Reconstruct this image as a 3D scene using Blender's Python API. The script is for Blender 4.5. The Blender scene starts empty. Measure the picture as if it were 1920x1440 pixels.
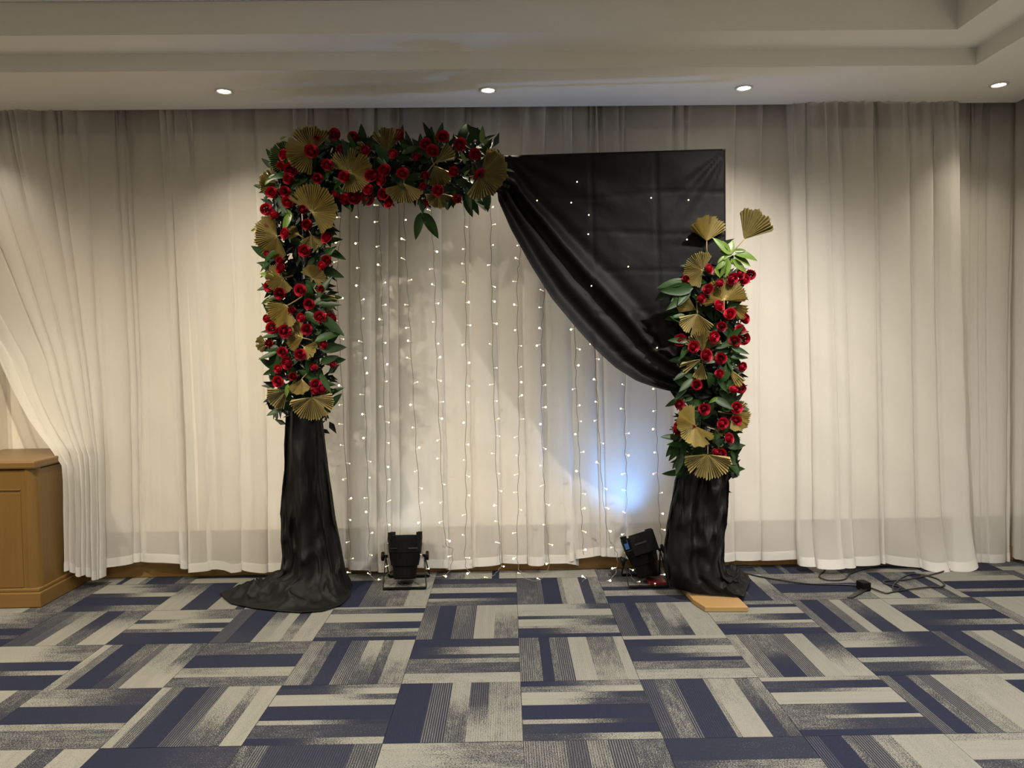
import bpy, bmesh, math, random
from mathutils import Vector, Matrix, noise
random.seed(7)
C = bpy.context.scene.collection
PI = math.pi
# ---------------------------------------------------------------- camera
F, PITCH, YAW, ROLL, CAMZ = 1451.87, -0.039, 0.0184, -0.0143, 1.3764
fwd = Vector((math.sin(YAW)*math.cos(PITCH), math.cos(YAW)*math.cos(PITCH), math.sin(PITCH)))
rgt = Vector((math.cos(YAW), -math.sin(YAW), 0)); upv = rgt.cross(fwd)
R2 = math.cos(ROLL)*rgt + math.sin(ROLL)*upv
U2 = -math.sin(ROLL)*rgt + math.cos(ROLL)*upv
cam = bpy.data.cameras.new('camera'); cam.sensor_width = 36; cam.lens = F/1920*36
co = bpy.data.objects.new('camera', cam); C.objects.link(co)
M = Matrix.Identity(4)
for i in range(3):
    M[i][0], M[i][1], M[i][2] = R2[i], U2[i], -fwd[i]
M[2][3] = CAMZ
co.matrix_world = M
cam.clip_start = .05
bpy.context.scene.camera = co
def ray(x, y): return (x-960)/F*R2 - (y-720)/F*U2 + fwd
def unY(x, y, Y):
    w = ray(x, y); return Vector((0, 0, CAMZ)) + w*(Y/w.y)
def unZ(x, y, Z):
    w = ray(x, y); return Vector((0, 0, CAMZ)) + w*((Z-CAMZ)/w.z)
# ---------------------------------------------------------------- light, world, exposure
vs = bpy.context.scene.view_settings
vs.view_transform = 'Standard'; vs.look = 'None'; vs.gamma = 1; vs.use_curve_mapping = False
vs.exposure = 1.63
W = bpy.data.worlds.new('world'); bpy.context.scene.world = W; W.use_nodes = True
W.node_tree.nodes['Background'].inputs[0].default_value = (.9, .85, .8, 1)
W.node_tree.nodes['Background'].inputs[1].default_value = 0.02
WARM = (1.0, .88, .68); NEUT = (1.0, .935, .84); MIDL = (.97, 1.0, .90); COOL = (.82, .93, 1.0)
SPOT_W, COFFER_W, FILL_W, PAR_COOL_W, PAR_BLUE_W = 11, 76, 94, .8, 10
cy = bpy.context.scene.cycles
cy.max_bounces = 5; cy.diffuse_bounces = 3; cy.glossy_bounces = 2; cy.transmission_bounces = 3; cy.transparent_max_bounces = 8
cy.use_adaptive_sampling = True; cy.adaptive_threshold = .06
def spot(name, loc, tgt, watts, col, ang, blend=.5, size=.03):
    l = bpy.data.lights.new(name, 'SPOT'); l.energy = watts; l.color = col
    l.spot_size = math.radians(ang); l.spot_blend = blend; l.shadow_soft_size = size
    o = bpy.data.objects.new(name, l); C.objects.link(o); o.location = loc
    o.rotation_euler = (Vector(tgt)-Vector(loc)).to_track_quat('-Z', 'Y').to_euler()
    return o
ZS1, ZS2, ZTOP = 2.879, 2.969, 3.13
# ---------------------------------------------------------------- helpers
def tag(o, label=None, cat=None, group=None, kind=None):
    if label: o['label'] = label
    if cat: o['category'] = cat
    if group: o['group'] = group
    if kind: o['kind'] = kind
    return o
def mesh(name, verts, faces, mat, parent=None, smooth=False):
    m = bpy.data.meshes.new(name); m.from_pydata([tuple(v) for v in verts], [], faces); m.update()
    if smooth: m.polygons.foreach_set('use_smooth', [True]*len(m.polygons))
    if mat: m.materials.append(mat)
    return link(name, m, parent)
def link(name, m, parent=None):
    o = bpy.data.objects.new(name, m); C.objects.link(o)
    if parent: o.parent = parent
    return o
def empty(name, loc=(0, 0, 0), rz=0):
    o = bpy.data.objects.new(name, None); C.objects.link(o); o.location = loc; o.rotation_euler = (0, 0, rz)
    o.empty_display_size = .1
    return o
class MB:
    def __init__(s): s.v = []; s.f = []
    def add(s, v, f):
        n = len(s.v); s.v += [Vector(p) for p in v]; s.f += [tuple(i+n for i in q) for q in f]; return s
    def box(s, a, b, mt=None):
        (x0, y0, z0), (x1, y1, z1) = a, b
        v = [Vector(p) for p in ((x0,y0,z0),(x1,y0,z0),(x1,y1,z0),(x0,y1,z0),(x0,y0,z1),(x1,y0,z1),(x1,y1,z1),(x0,y1,z1))]
        if mt: v = [mt @ p for p in v]
        return s.add(v, [(0,3,2,1),(4,5,6,7),(0,1,5,4),(1,2,6,5),(2,3,7,6),(3,0,4,7)])
    def tube(s, pts, r, n=8, cap=True):
        pts = [Vector(p) for p in pts]; rs = r if isinstance(r, list) else [r]*len(pts)
        v = []; f = []; ref = None
        for i, p in enumerate(pts):
            d = (pts[min(i+1, len(pts)-1)] - pts[max(i-1, 0)]).normalized()
            if ref is None: ref = Vector((0,0,1)) if abs(d.z) < .9 else Vector((1,0,0))
            a = (ref - d*ref.dot(d)).normalized(); ref = a; b = d.cross(a)
            for k in range(n):
                t = 2*PI*k/n; v.append(p + rs[i]*(math.cos(t)*a + math.sin(t)*b))
        for i in range(len(pts)-1):
            for k in range(n):
                f.append((i*n+k, i*n+(k+1) % n, (i+1)*n+(k+1) % n, (i+1)*n+k))
        if cap:
            f.append(tuple(range(n-1, -1, -1))); f.append(tuple((len(pts)-1)*n+k for k in range(n)))
        return s.add(v, f)
    def build(s, name, mat, parent=None, smooth=False, bevel=0):
        o = mesh(name, s.v, s.f, mat, parent, smooth)
        if bevel:
            b = o.modifiers.new('bevel', 'BEVEL'); b.width = bevel; b.segments = 2; b.limit_method = 'ANGLE'
        return o
def interp(tab, t):
    if t <= tab[0][0]: return tab[0][1]
    for (a, va), (b, vb) in zip(tab, tab[1:]):
        if t <= b:
            k = (t-a)/(b-a) if b > a else 0
            return va + (vb-va)*k
    return tab[-1][1]
def catmull(pts, n=8):
    P = [Vector(p) for p in pts]; P = [2*P[0]-P[1]] + P + [2*P[-1]-P[-2]]; out = []
    for i in range(1, len(P)-2):
        p0, p1, p2, p3 = P[i-1:i+3]
        for k in range(n):
            t = k/n
            out.append(.5*((2*p1) + (p2-p0)*t + (2*p0-5*p1+4*p2-p3)*t*t + (3*p1-p0-3*p2+p3)*t**3))
    out.append(P[-2]); return out
# ---------------------------------------------------------------- materials
def newmat(name):
    m = bpy.data.materials.new(name); m.use_nodes = True
    nt = m.node_tree; nt.nodes.clear()
    out = nt.nodes.new('ShaderNodeOutputMaterial')
    return m, nt, out
def N(nt, typ, **kw):
    n = nt.nodes.new(typ)
    for k, v in kw.items(): setattr(n, k, v)
    return n
def val(nt, op, a, b=None, clamp=False):
    n = N(nt, 'ShaderNodeMath', operation=op, use_clamp=clamp)
    for i, x in enumerate((a, b)):
        if x is None: continue
        if isinstance(x, (int, float)): n.inputs[i].default_value = x
        else: nt.links.new(x, n.inputs[i])
    return n.outputs[0]
def mixc(nt, fac, a, b):
    n = N(nt, 'ShaderNodeMix', data_type='RGBA')
    for i, x in ((0, fac), (6, a), (7, b)):
        if isinstance(x, (int, float)): n.inputs[i].default_value = x
        elif isinstance(x, tuple): n.inputs[i].default_value = (*x, 1)
        else: nt.links.new(x, n.inputs[i])
    return n.outputs[2]
def noise_tex(nt, vec, scale, detail=2, rough=.5):
    n = N(nt, 'ShaderNodeTexNoise'); n.inputs['Scale'].default_value = scale
    n.inputs['Detail'].default_value = detail; n.inputs['Roughness'].default_value = rough
    if vec is not None: nt.links.new(vec, n.inputs['Vector'])
    return n.outputs['Fac']
def vscale(nt, vec, s):
    n = N(nt, 'ShaderNodeMapping'); n.inputs['Scale'].default_value = s; nt.links.new(vec, n.inputs['Vector']); return n.outputs[0]
def objco(nt): return N(nt, 'ShaderNodeTexCoord').outputs['Object']
def princ(name, c1, c2=None, scale=(8, 8, 8), rough=.6, metal=0, bump=0, bscale=None, sheen=0, coat=0, spec=.5, jitter=0, detail=3):
    m, nt, out = newmat(name)
    b = N(nt, 'ShaderNodeBsdfPrincipled'); nt.links.new(b.outputs[0], out.inputs[0])
    b.inputs['Roughness'].default_value = rough; b.inputs['Metallic'].default_value = metal
    b.inputs['Specular IOR Level'].default_value = spec
    if sheen: b.inputs['Sheen Weight'].default_value = sheen
    if coat: b.inputs['Coat Weight'].default_value = coat
    co_ = objco(nt); v = vscale(nt, co_, scale)
    nz = noise_tex(nt, v, 1, detail)
    col = mixc(nt, nz, c1, c2 or c1)
    if jitter:
        oi = N(nt, 'ShaderNodeObjectInfo'); hs = N(nt, 'ShaderNodeHueSaturation')
        nt.links.new(col, hs.inputs['Color'])
        nt.links.new(val(nt, 'ADD', val(nt, 'MULTIPLY', oi.outputs['Random'], jitter), 1-jitter/2), hs.inputs['Value'])
        col = hs.outputs[0]
    nt.links.new(col, b.inputs['Base Color'])
    if bump:
        bn = N(nt, 'ShaderNodeBump'); bn.inputs['Strength'].default_value = bump; bn.inputs['Distance'].default_value = .01
        nz2 = noise_tex(nt, vscale(nt, co_, bscale or scale), 1, 3)
        nt.links.new(nz2, bn.inputs['Height']); nt.links.new(bn.outputs[0], b.inputs['Normal'])
    return m
def emit(name, col, s, sample=True):
    m, nt, out = newmat(name); e = N(nt, 'ShaderNodeEmission')
    e.inputs[0].default_value = (*col, 1); e.inputs[1].default_value = s
    nt.links.new(e.outputs[0], out.inputs[0])
    if not sample: m.cycles.emission_sampling = 'NONE'
    return m
def sheer(name, col, opacity, transl=.38):
    m, nt, out = newmat(name)
    d = N(nt, 'ShaderNodeBsdfDiffuse'); t = N(nt, 'ShaderNodeBsdfTranslucent'); tr = N(nt, 'ShaderNodeBsdfTransparent')
    co_ = objco(nt)
    for x in (d, t): x.inputs[0].default_value = (*[q*.965 for q in col], 1)
    bn = N(nt, 'ShaderNodeBump'); bn.inputs['Strength'].default_value = .12; bn.inputs['Distance'].default_value = .01
    nt.links.new(noise_tex(nt, vscale(nt, co_, (14, 14, 5)), 1, 2), bn.inputs['Height'])
    nt.links.new(bn.outputs[0], d.inputs['Normal'])
    m1 = N(nt, 'ShaderNodeMixShader'); m1.inputs[0].default_value = transl
    nt.links.new(d.outputs[0], m1.inputs[1]); nt.links.new(t.outputs[0], m1.inputs[2])
    lw = N(nt, 'ShaderNodeLayerWeight'); lw.inputs[0].default_value = .35
    op = val(nt, 'ADD', val(nt, 'MULTIPLY', lw.outputs['Facing'], 1-opacity), opacity, True)
    m2 = N(nt, 'ShaderNodeMixShader'); nt.links.new(op, m2.inputs[0])
    nt.links.new(tr.outputs[0], m2.inputs[1]); nt.links.new(m1.outputs[0], m2.inputs[2])
    nt.links.new(m2.outputs[0], out.inputs[0])
    return m
def wood(name, c1, c2, scale, rough=.38):
    m, nt, out = newmat(name)
    b = N(nt, 'ShaderNodeBsdfPrincipled'); nt.links.new(b.outputs[0], out.inputs[0])
    v = vscale(nt, objco(nt), scale)
    n1 = noise_tex(nt, v, 1, 5, .6); n2 = noise_tex(nt, vscale(nt, objco(nt), tuple(s*6 for s in scale)), 1, 2)
    f = val(nt, 'ADD', val(nt, 'MULTIPLY', n1, .8), val(nt, 'MULTIPLY', n2, .2))
    nt.links.new(mixc(nt, f, c1, c2), b.inputs['Base Color'])
    b.inputs['Roughness'].default_value = rough
    return m
MT = {}
MT['wall'] = princ('cream_paint', (.76, .70, .60), (.80, .74, .64), (3, 3, 3), .8)
MT['ceil'] = princ('ceiling_paint', (.86, .83, .77), (.89, .86, .80), (2, 2, 2), .85, bump=.05, bscale=(60, 60, 60))
MT['shade_band'] = princ('taupe_shade_board', (.10, .075, .055), (.13, .10, .07), (3, 3, 12), .7)  # dark tone stands in for shade above the curtain's lit part
MT['wood'] = wood('honey_oak', (.115, .060, .012), (.17, .096, .025), (28, 28, 2.2))
MT['wood_h'] = wood('honey_oak_board', (.125, .066, .015), (.185, .105, .030), (2.2, 28, 28))
MT['pine'] = wood('pale_pine', (.25, .145, .05), (.33, .205, .085), (3, 30, 30), .5)
MT['sheer'] = sheer('ivory_sheer', (.87, .845, .80), .60)
MT['hem'] = sheer('ivory_sheer_hem', (.74, .715, .68), .80, .25)
MT['black'] = princ('black_satin_cloth', (.0032, .0032, .0033), (.0046, .0046, .0046), (4, 4, 4), .58, bump=.12, bscale=(22, 22, 22), sheen=0, spec=.16)
MT['plastic'] = princ('black_metal', (.0035, .0035, .0035), (.005, .005, .005), (30, 30, 30), .5, spec=.08)
MT['cable'] = princ('black_rubber', (.010, .010, .011), (.014, .014, .014), (40, 40, 40), .45)
MT['steel'] = princ('dark_steel_tube', (.05, .05, .05), (.07, .07, .07), (40, 40, 40), .3, metal=.8)
MT['red'] = princ('red_petals', (.27, .005, .018), (.45, .018, .042), (60, 60, 60), .5, spec=.2, jitter=.5)
MT['gold'] = princ('gold_painted_palm', (.30, .245, .10), (.43, .355, .15), (40, 40, 40), .32, metal=.5, jitter=.3)
MT['palmgreen'] = princ('green_palm', (.05, .09, .015), (.08, .11, .025), (40, 40, 40), .5)
MT['leaf'] = princ('dark_green_leaf', (.006, .020, .004), (.014, .038, .006), (20, 20, 20), .45, jitter=.7, spec=.2)
MT['leafbright'] = princ('fresh_green_leaf', (.06, .115, .014), (.10, .16, .022), (20, 20, 20), .38, jitter=.4)
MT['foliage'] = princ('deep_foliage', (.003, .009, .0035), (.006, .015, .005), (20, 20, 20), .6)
MT['stem'] = princ('brown_stem', (.16, .10, .04), (.2, .13, .06), (50, 50, 50), .6)
MT['wire'] = princ('clear_wire', (.10, .095, .085), (.14, .135, .12), (50, 50, 50), .3)
MT['bulb'] = emit('warm_led', (1, .88, .58), 2.6, False)
MT['bulbdim'] = princ('clear_led_case', (.4, .37, .29), (.45, .42, .33), (50, 50, 50), .2)
_b = MT['bulbdim'].node_tree.nodes['Principled BSDF']; _b.inputs['Emission Color'].default_value = (1, .85, .5, 1); _b.inputs['Emission Strength'].default_value = .16
MT['bulbdim'].cycles.emission_sampling = 'NONE'
MT['lamp'] = emit('downlight_glass', (1, .93, .78), 7, False)
MT['ring'] = princ('white_lamp_trim', (.75, .72, .66), (.78, .75, .7), (9, 9, 9), .35)
MT['blue'] = princ('blue_sticker', (.015, .06, .25), (.05, .15, .38), (160, 160, 160), .4)
MT['redpaint'] = princ('red_plastic', (.10, .005, .008), (.13, .008, .01), (20, 20, 20), .5)
MT['ledblue'] = emit('blue_led', (.2, .4, 1), .8, False)
MT['ledcool'] = emit('cool_led', (.8, .95, 1), .8, False)
def carpet():
    m, nt, out = newmat('striped_carpet')
    b = N(nt, 'ShaderNodeBsdfPrincipled'); nt.links.new(b.outputs[0], out.inputs[0])
    b.inputs['Roughness'].default_value = .95; b.inputs['Specular IOR Level'].default_value = .15
    tone = N(nt, 'ShaderNodeAttribute', attribute_name='tone').outputs['Fac']
    lin = N(nt, 'ShaderNodeAttribute', attribute_name='lin').outputs['Fac']
    uv = N(nt, 'ShaderNodeUVMap', uv_map='UVMap').outputs[0]
    sep = N(nt, 'ShaderNodeSeparateXYZ'); nt.links.new(uv, sep.inputs[0])
    v = sep.outputs[1]
    g1 = noise_tex(nt, vscale(nt, uv, (170, 300, 1)), 1, 2, .7)
    g2 = noise_tex(nt, vscale(nt, uv, (9, 150, 1)), 1, 3, .6)
    g3 = noise_tex(nt, vscale(nt, uv, (14, 22, 1)), 1, 3, .6)
    k = val(nt, 'ADD', val(nt, 'MULTIPLY', val(nt, 'MULTIPLY', tone, val(nt, 'SUBTRACT', 1.0, tone)), 3.6), .30, True)
    s = val(nt, 'ADD', val(nt, 'MULTIPLY', val(nt, 'SUBTRACT', g1, .5), 2.6), val(nt, 'ADD', val(nt, 'MULTIPLY', val(nt, 'SUBTRACT', g2, .5), .7), val(nt, 'MULTIPLY', val(nt, 'SUBTRACT', g3, .5), .6)))
    t = val(nt, 'ADD', tone, val(nt, 'MULTIPLY', s, k))
    sm = N(nt, 'ShaderNodeMapRange', interpolation_type='SMOOTHSTEP'); nt.links.new(t, sm.inputs[0])
    sm.inputs[1].default_value = .22; sm.inputs[2].default_value = .78
    # fine lines along the stripe: 9 mm pitch
    fr = val(nt, 'FRACT', val(nt, 'MULTIPLY', v, 112.0))
    ln = val(nt, 'LESS_THAN', fr, .38)
    lmask = val(nt, 'MULTIPLY', lin, val(nt, 'ADD', .35, val(nt, 'MULTIPLY', g2, 1.1)), True)
    a = sm.outputs[0]
    lined = val(nt, 'ADD', val(nt, 'MULTIPLY', a, .8), val(nt, 'MULTIPLY', val(nt, 'SUBTRACT', ln, .30), .75), True)
    mx = N(nt, 'ShaderNodeMix', data_type='FLOAT'); nt.links.new(lmask, mx.inputs[0]); nt.links.new(a, mx.inputs[2]); nt.links.new(lined, mx.inputs[3])
    beige = mixc(nt, noise_tex(nt, vscale(nt, uv, (2.5, 40, 1)), 1, 2), (.160, .158, .142), (.222, .214, .184))
    navy = mixc(nt, g1, (.0055, .0075, .024), (.010, .0135, .037))
    char = mixc(nt, g1, (.024, .026, .031), (.05, .05, .05))
    navy2 = mixc(nt, val(nt, 'MULTIPLY', k, .6, True), navy, char)
    col = mixc(nt, mx.outputs[0], navy2, beige)
    # corduroy rows of pile
    cr = val(nt, 'MULTIPLY', val(nt, 'SINE', val(nt, 'MULTIPLY', v, 1500.0)), .5)
    hs = N(nt, 'ShaderNodeHueSaturation'); nt.links.new(col, hs.inputs['Color'])
    nt.links.new(val(nt, 'ADD', val(nt, 'ADD', .66, val(nt, 'MULTIPLY', cr, .14)), val(nt, 'MULTIPLY', g1, .62)), hs.inputs['Value'])
    nt.links.new(hs.outputs[0], b.inputs['Base Color'])
    bn = N(nt, 'ShaderNodeBump'); bn.inputs['Strength'].default_value = .5; bn.inputs['Distance'].default_value = .003
    nt.links.new(val(nt, 'ADD', g1, cr), bn.inputs['Height']); nt.links.new(bn.outputs[0], b.inputs['Normal'])
    return m
MT['carpet'] = carpet()
MT['underlay'] = princ('floor_screed', (.03, .03, .04), (.04, .04, .05), (3, 3, 3), .9)

# ---------------------------------------------------------------- room shell
XL, XR, YB, YF = -6.0, 3.42, 4.97, -5.0
def struct(o): o['kind'] = 'structure'; return o
floor = struct(MB().box((XL, YF, -.06), (XR, YB, -.012)).build('floor', MT['underlay']))
struct(MB().box((XL-.1, YB, -.06), (XR+.1, YB+.1, 3.6)).build('wall_back', MT['wall']))
struct(MB().box((XR, YF, -.06), (XR+.1, YB, 3.6)).build('wall_right', MT['wall']))
struct(MB().box((XL-.1, YF, -.06), (XL, YB, 3.6)).build('wall_left', MT['wall']))
struct(MB().box((XL-.1, YF-.1, -.06), (XR+.1, YF, 3.6)).build('wall_front', MT['wall']))
# stepped ceiling: lower soffit ring, middle ring, top field; a curtain pocket runs along the back and the right
def ring(mb, o, i, z0, z1):
    (ox0, oy0, ox1, oy1), (ix0, iy0, ix1, iy1) = o, i
    mb.box((ox0, iy1, z0), (ox1, oy1, z1)); mb.box((ox0, oy0, z0), (ox1, iy0, z1))
    mb.box((ox0, iy0, z0), (ix0, iy1, z1)); mb.box((ix1, iy0, z0), (ox1, iy1, z1))
ceil = struct(MB().box((XL, YF, ZTOP), (2.33, 3.90, ZTOP+.06)).build('ceiling', MT['ceil']))
r1 = MB(); ring(r1, (XL, YF, 3.22, 4.775), (-4.9, -4.0, 2.575, 4.145), ZS1, ZS2)
struct(r1.build('trim_1', MT['ceil']))
r2 = MB(); ring(r2, (XL, YF, 3.22, 4.775), (-4.65, -3.75, 2.33, 3.905), ZS2, ZTOP)
struct(r2.build('trim_2', MT['ceil']))
pk = MB(); pk.box((XL, 4.775-.0, 3.25), (XR, YB, 3.3)); pk.box((3.22, YF, 3.25), (XR, YB, 3.3)); pk.box((XL, 4.76, ZTOP), (3.22, 4.775, 3.3)); pk.box((3.205, YF, ZTOP), (3.22, 4.775, 3.3))
struct(pk.build('trim_3', MT['ceil']))
struct(MB().box((XL, YB-.03, 2.79), (XR, YB, 3.25)).build('trim_shade', MT['shade_band']))  # dark strip put in for the shaded band behind the curtain top
bb = struct(MB().box((-2.60, 4.935, 0), (XR, YB, .27)).build('baseboard_back', MT['wood_h']))
MB().box((-2.60, 4.868, 0), (XR, 4.935, .092)).build('plinth', MT['wood_h'], bb, bevel=.006)
struct(MB().box((XR-.03, YF, 0), (XR, 4.90, .27)).build('baseboard_right', MT['wood_h']))
# pier beside the alcove above the cabinet
struct(MB().box((-3.6, 4.86, .8), (-3.12, YB, 3.2)).build('wall_pier', MT['wall']))

# ---------------------------------------------------------------- carpet tiles (0.5 m, laid in alternating directions)
TP = {
(0,0):[(.18,.95,.15),(.2,.8,1),(.1,.1,.35),(.2,1,.1),(.06,.6,.6),(.16,.05,.55),(.1,0,0)],
(1,0):[(.17,.15,.1,.6),(.12,0,.05),(.1,.35,.45),(.13,.2,.2,.9),(.1,.75,.2,.4),(.1,.6,.1),(.28,.85,.8)],
(2,0):[(.12,.4,.5),(.1,.05,0),(.2,.85,.95),(.2,.8,.05),(.08,.5,.9),(.14,.05,.5),(.16,0,0)],
(3,0):[(.1,.3,.3,.9),(.2,0,0),(.12,.3,.2,.9),(.12,.9,.9,.3),(.2,.3,.05),(.26,.9,.9)],
(4,0):[(.2,.95,.1),(.2,.2,.95),(.28,.05,0),(.16,.05,.6),(.16,0,0)],
(5,0):[(.15,.5,.5,.5),(.6,.95,.9),(.25,.5,.9)],
(-1,0):[(.16,.05,.3,.9),(.18,.05,0),(.16,.3,.15,.8),(.06,.1,.1,1),(.2,.9,.9,.3),(.24,.85,.4,.2)],
(-2,0):[(.06,.8,.8),(.16,.3,0),(.2,.85,.98),(.06,.95,.9),(.2,.3,0),(.1,.3,.7),(.12,.3,.3),(.1,0,0)],
(-3,0):[(.15,.1,.1,.6),(.25,0,.1),(.15,.2,.9,.9),(.12,.9,.85,.2),(.12,.1,.5),(.21,.85,.8)],
(-4,0):[(.3,.97,.35),(.12,.1,.97),(.16,.97,.05),(.1,.3,.6),(.32,.05,0)],
(-5,0):[(.2,.2,.1,.3),(.12,.4,.1,.8),(.2,.5,.95,.3),(.2,.05,.3),(.28,.3,.95)],
(-6,0):[(.35,.95,.2),(.15,.9,.3),(.2,.1,0),(.1,.7,.2),(.2,0,0)],
(0,1):[(.13,.2,.3,1),(.06,.35,.35),(.1,0,0),(.05,.35,.35),(.13,.15,.15,1),(.18,.85,.88,.3),(.26,.35,.7,.3),(.09,.85,.85,.3)],
(1,1):[(.09,.85,.9),(.18,0,.4),(.17,0,.78),(.1,.05,.6),(.08,.05,0),(.18,.4,.25),(.2,.72,.75)],
(2,1):[(.1,.6,.6),(.12,.3,.3,1),(.2,.4,0),(.15,.2,.2,1),(.18,.8,.9,.3),(.25,.1,.9)],
(3,1):[(.22,.6,0),(.16,.85,0),(.24,0,0),(.1,.7,.6),(.2,.15,.45),(.08,0,.3)],
(4,1):[(.1,.2,.2,.3),(.2,0,.1),(.1,.6,.5,.9),(.2,.95,.9,.2),(.2,.1,.2),(.2,.8,.8)],
(-1,1):[(.2,0,.1),(.18,0,.9),(.1,.05,.2),(.1,.3,.6),(.22,.3,.2),(.2,.72,.8)],
(-2,1):[(.14,.5,.6,1),(.1,.3,.3),(.15,0,.05),(.1,.05,.3,.9),(.06,.2,.2,1),(.15,.88,.2,.3),(.1,.4,.15),(.2,.92,.5,.2)],
(-3,1):[(.3,.25,.35),(.3,0,.05),(.14,.55,.8),(.06,.75,.75),(.2,.3,.3)],
(-4,1):[(.08,.9,.6),(.1,.4,.4,.6),(.22,0,0),(.15,.35,.1),(.08,.2,.2,.9),(.22,.65,.95,.3),(.15,.3,.95)],
(-5,1):[(.2,.97,.3),(.2,1,.5),(.2,.1,0),(.1,.3,.75),(.3,.05,0)],
(0,2):[(.1,0,.5),(.11,.35,.97),(.12,.97,.1),(.11,.97,.15),(.24,0,.02),(.07,.72,.05),(.15,.1,0),(.1,.15,.7)],
(1,2):[(.12,.05,.1,.5),(.13,.3,.4),(.05,.1,.1,1),(.24,0,0,.1),(.04,.6,.6,.7),(.22,.75,.88,.1),(.12,.3,.1),(.1,.5,.2,.3)],
(2,2):[(.08,.85,.6),(.16,.15,0),(.07,.1,.88),(.22,.92,.92),(.2,.3,0),(.06,.3,.9),(.18,.35,.1),(.1,0,0)],
(3,2):[(.1,.3,.1,.9),(.14,0,0),(.08,.35,.35),(.13,.1,.2,1),(.15,.8,.6,.3),(.4,.8,.97,.15)],
(4,2):[(.12,.85,.8),(.3,0,.2),(.2,.9,.6),(.38,.1,.8)],
(-1,2):[(.27,0,0),(.1,.1,.15,.9),(.08,.05,.05,1),(.16,.85,.3,.35),(.16,.1,.8,.4),(.27,.5,.75,.5)],
(-2,2):[(.07,0,.5),(.11,.1,.97),(.1,.9,.2),(.1,.97,.75),(.24,0,0),(.07,.78,.05),(.2,.2,.1),(.1,0,.8)],
(-3,2):[(.08,.8,.78),(.12,.3,.3,1),(.22,0,0),(.1,.05,.1,.6),(.07,.1,.1,1),(.2,.92,.2,.3),(.1,.6,.3),(.17,.9,.88)],
(-4,2):[(.18,.5,.12),(.14,.75,.1),(.3,0,.05),(.1,.62,.6),(.28,.33,.35)],
(-5,2):[(.6,.75,.92,.1),(.2,.9,.4),(.2,.3,.1)],
(0,3):[(.3,.4,.4,.7),(.15,.15,.15,.5),(.15,.5,.3,.8),(.17,.15,.15,1),(.23,.3,.2)],
(1,3):[(.3,.05,.1),(.3,.1,.5),(.4,.2,.85)],
(2,3):[(.1,0,.1,.5),(.17,0,0),(.07,.35,.35),(.15,.1,.1,1),(.14,.6,.1,.3),(.39,.87,.87,.1)],
(3,3):[(.1,.65,.7),(.25,.9,.7),(.2,.2,.4),(.45,0,.1)],
(-1,3):[(.3,.82,.4),(.4,.8,.5),(.3,0,0)],
(-2,3):[(.1,.3,.3),(.1,.2,.2,1),(.6,.05,.2,.2),(.2,.2,.2,.7)],
(-3,3):[(.5,0,.15),(.5,.2,.5)],
(-4,3):[(.2,.4,.4),(.35,.88,.92,.2),(.2,.2,.2),(.25,.85,.8)],
(0,-1):[(.24,.15,.25,.3),(.06,.1,.1,1),(.2,0,0),(.05,.5,.5,.7),(.2,.82,.8),(.12,.1,.1),(.13,.5,.4)],
(1,-1):[(.2,.3,.3),(.2,.5,.3),(.15,.05,.05),(.2,.62,.6),(.25,0,.1)],
(-1,-1):[(.2,.1,.1),(.15,.3,.3),(.2,.78,.8),(.2,0,0),(.1,.65,.1),(.15,.3,.1)],
(-2,-1):[(.25,0,0),(.15,.3,.1,.9),(.15,.65,.2,.3),(.2,.35,.4),(.25,.78,.82,.3)],
(-4,-1):[(.3,.2,.95),(.3,0,.1),(.3,.95,.85,.3),(.1,0,.1)],
(-5,-1):[(.15,.95,.2),(.2,.97,.1),(.15,.1,.97),(.3,0,.05),(.2,.05,.5)],
(3,-1):[(.2,.55,.5),(.2,.3,.62),(.35,0,0),(.25,.4,.5)],
(4,-1):[(.3,.4,.95),(.15,0,0),(.3,.4,.75),(.15,0,.3),(.1,.85,.85,.5)],
(5,-1):[(.2,.95,.3),(.2,.85,.92),(.3,0,0),(.1,.55,.4),(.2,0,0)],
}
def random_tile(rnd):
    out = []; last = .5
    while sum(s[0] for s in out) < .97:
        w = rnd.uniform(.06, .24); k = rnd.random()
        if k < .3: s = (w, rnd.uniform(0, .08), rnd.uniform(0, .1))
        elif k < .5: s = (w, rnd.uniform(.8, .97), rnd.uniform(.75, .95))
        elif k < .75: s = (w, rnd.choice((.9, .1, .3)), rnd.choice((.05, .9, .4)))
        elif k < .88: s = (w*.8, .2, .2, rnd.uniform(.6, 1))
        else: s = (w, .33, .36)
        out.append(s)
    return out
OX, OY, TH = .0895, 4.2002, -.012
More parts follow.
